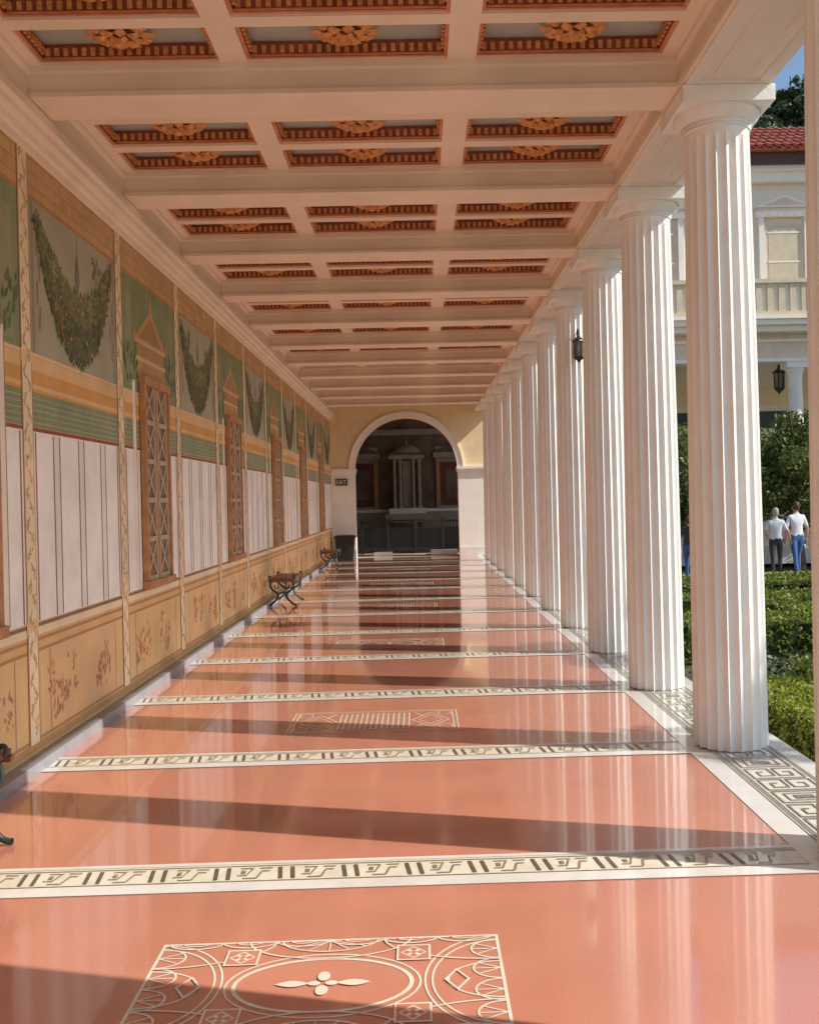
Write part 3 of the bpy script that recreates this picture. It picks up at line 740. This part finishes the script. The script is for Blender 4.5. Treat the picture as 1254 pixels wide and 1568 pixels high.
# ---------------------------------------------------------------- people
def person(name,loc,rot,H,mats,arm_pose,step):
    e=empty(name,loc); e.rotation_euler[2]=rot; s=H/1.75; e.scale=(s,s,s)
    shirt,trous,hair=mats
    V=[];E=[];Rr=[]
    def v(p,r): V.append(p); Rr.append(r if isinstance(r,tuple) else (r,r)); return len(V)-1
    def ch(a,lst):
        for p,r in lst:
            i=v(p,r); E.append((a,i)); a=i
        return a
    pel=v((0,0,.95),(.155,.115))
    up=ch(pel,[((0,0,1.08),(.145,.105)),((0,-.01,1.24),(.165,.115)),((0,-.01,1.38),(.165,.105))])
    nk=ch(up,[((0,0,1.47),(.07,.065)),((0,.01,1.54),(.052,.055)),((0,.015,1.58),(.05,.055))])
    for sd in (-1,1):
        a=arm_pose[0 if sd<0 else 1]
        ch(up,[((sd*.17,-.005,1.41),.06),((sd*.215,-.005,1.30),.052),((sd*a[0][0],a[0][1],a[0][2]),.041),((sd*(a[0][0]+a[1][0])/2,(a[0][1]+a[1][1])/2,(a[0][2]+a[1][2])/2),.038),((sd*a[1][0],a[1][1],a[1][2]),.026)])
        st=step*sd
        ch(pel,[((sd*.095,0,.86),(.095,.10)),((sd*.10,st*.12+.01,.68),(.078,.085)),((sd*.10,st*.22+.02,.49),(.058,.062)),((sd*.10,st*.24,.30),(.052,.056)),((sd*.10,st*.3-.02,.09),.042)])
    me=D.meshes.new(name+"_b"); me.from_pydata(V,E,[]); o=D.objects.new("tmp",me); C.collection.objects.link(o)
    sk=o.modifiers.new("s",'SKIN')
    for i,r in enumerate(Rr): me.skin_vertices[0].data[i].radius=r
    me.skin_vertices[0].data[0].use_root=True
    su=o.modifiers.new("u",'SUBSURF'); su.levels=2; su.render_levels=2
    dg=C.evaluated_depsgraph_get(); nm=D.meshes.new_from_object(o.evaluated_get(dg)); D.objects.remove(o)
    nm.materials.clear()
    for q in (shirt,trous,'skin'): nm.materials.append(M[q])
    for p in nm.polygons:
        c=p.center; p.use_smooth=True
        if c.z>1.50: p.material_index=2
        elif c.z<.97 and abs(c.x)<.19: p.material_index=1
        elif abs(c.x)>.185 and c.z<1.20: p.material_index=2
        else: p.material_index=0
    addobj("body",nm,e)
    b=MB()
    b.lathe([(0,1.525),(.045,1.53),(.062,1.56),(.070,1.60),(.075,1.65),(.073,1.70),(.055,1.74),(.03,1.76),(0,1.765)],0,.015,'skin',18)
    for sx in (-1,1): b.prism([(sx*.073,1.61),(sx*.085,1.62),(sx*.09,1.66),(sx*.073,1.67)],'y',.0,.02,'skin')
    b.prism([(.084,1.60),(.112,1.61),(.088,1.665)],'x',-.011,.011,'skin')
    for sx in (-1,1): b.box(sx*.028-.012,sx*.028+.012,.086,.091,1.65,1.66,'trous')
    b.box(-.022,.022,.084,.090,1.575,1.582,'dred')
    for i in range(len(b.v)): 
        p=b.v[i]; b.v[i]=(p[0],p[1]*1.12,p[2])
    b.obj("head",e)
    b=MB(); 
    b.lathe([(.058,1.57),(.078,1.60),(.085,1.65),(.083,1.71),(.062,1.757),(.03,1.775),(0,1.778)],0,-.006,hair,18)
    b.v=[(p[0],(p[1] if p[1]<.03 or p[2]>1.72 else .03+(p[1]-.03)*.2)*1.1,p[2]) for p in b.v]
    b.obj("hair",e)
    for sd in (-1,1):
        a=arm_pose[0 if sd<0 else 1]; w=Vector((sd*a[1][0],a[1][1],a[1][2])); el=Vector((sd*a[0][0],a[0][1],a[0][2])); d=(w-el).normalized()
        b=MB(); sidev=Vector((0,1,0)); sidev=(sidev-d*sidev.dot(d)).normalized(); n_=d.cross(sidev)
        hv=[]
        for (t,wd,th) in ((-.01,.024,.02),(.04,.038,.016),(.09,.040,.013)):
            cc=w+d*t
            hv.append([cc+sidev*wd+n_*th,cc-sidev*wd+n_*th,cc-sidev*wd-n_*th,cc+sidev*wd-n_*th])
        for q in range(2):
            for j in range(4): b.face([hv[q][j],hv[q][(j+1)%4],hv[q+1][(j+1)%4],hv[q+1][j]],'skin')
        b.face(hv[2],'skin'); b.obj("palm",e)
        for f,(o_,l) in enumerate(((-.03,.062),(-.01,.075),(.01,.08),(.03,.07))):
            p=w+d*.085+sidev*o_; tube("finger_%d"%f,[p,p+d*l*.5-n_*sd*.004,p+d*l-n_*sd*.02],.0085,'skin',e)
        p=w+d*.03+sidev*.035; tube("thumb",[p,p+d*.03+sidev*.022,p+d*.065+sidev*.02],.010,'skin',e)
    for sd in (-1,1):
        yy=step*sd*.3-.02
        b=MB(); prof=[(-.065,0),(.175,0),(.19,.02),(.17,.045),(.09,.06),(.03,.10),(-.05,.10),(-.07,.05)]
        b.prism([(p[0]+yy,p[1]) for p in prof],'x',sd*.10-.042,sd*.10+.042,'black'); b.obj("shoe",e)
    return e
arms_down=[((.27,-.03,1.13),(.27,.06,.90)),((.27,-.03,1.13),(.28,.05,.89))]
arms_bent=[((.27,-.06,1.14),(.22,.16,1.06)),((.30,-.05,1.14),(.36,.05,.93))]
person("man_in_white_shirt",(9.3,26.2,-.553),math.radians(-12),1.76,('shirt','trous','hairg'),arms_bent,.35)
person("man_in_blue_jeans",(9.88,26.3,-.553),math.radians(8),1.90,('shirt2','jeans','hairb'),arms_down,.5)
person("woman_in_blue_jeans",(6.75,25.2,-.553),math.radians(-35),1.62,('trous','jeans','hairb'),arms_down,-.3)

# ---------------------------------------------------------------- light
sx,sy=3.03,-.89; hyp=math.hypot(sx,sy); el=math.atan(.88*sx/hyp)
w=D.worlds.new("World"); scene.world=w; w.use_nodes=True; nt=w.node_tree
sky=nt.nodes.new("ShaderNodeTexSky"); sky.sky_type='NISHITA'; sky.sun_disc=False; sky.sun_elevation=el; sky.sun_rotation=math.atan2(sx,sy); sky.air_density=1.0; sky.dust_density=.6
nt.links.new(sky.outputs[0],nt.nodes["Background"].inputs[0]); nt.nodes["Background"].inputs[1].default_value=.15
ld=D.lights.new("sun",'SUN'); ld.energy=5.0; ld.angle=math.radians(.5); ld.color=(1,.95,.85)
lo=addobj("sun",ld); 
dirv=Vector((sx/hyp*math.cos(el),sy/hyp*math.cos(el),math.sin(el))); lo.rotation_euler=dirv.to_track_quat('Z','Y').to_euler(); lo.location=(20,-5,20)

# ---------------------------------------------------------------- camera
cd=D.cameras.new("cam"); cam=addobj("camera",cd); scene.camera=cam
F=1550; cd.sensor_fit='HORIZONTAL'; cd.sensor_width=36; cd.lens=F/1254*36; cd.clip_end=2000; cd.clip_start=.05
yawpx=30; ya=math.atan(yawpx/F); roll=.024
fwd=Vector((math.sin(ya),math.cos(ya),0)); rt=Vector((math.cos(ya),-math.sin(ya),0)); upv=Vector((0,0,1))
r2=rt*math.cos(roll)-upv*math.sin(roll); u2=upv*math.cos(roll)+rt*math.sin(roll)
m=Matrix((( r2.x,u2.x,-fwd.x,0),(r2.y,u2.y,-fwd.y,0),(r2.z,u2.z,-fwd.z,1.65),(0,0,0,1)))
cam.matrix_world=m
cd.shift_x=-(640+yawpx-627)/1254; cd.shift_y=-(784-765)/1254
scene.view_settings.view_transform='Standard'; scene.view_settings.look='None'; scene.view_settings.exposure=0
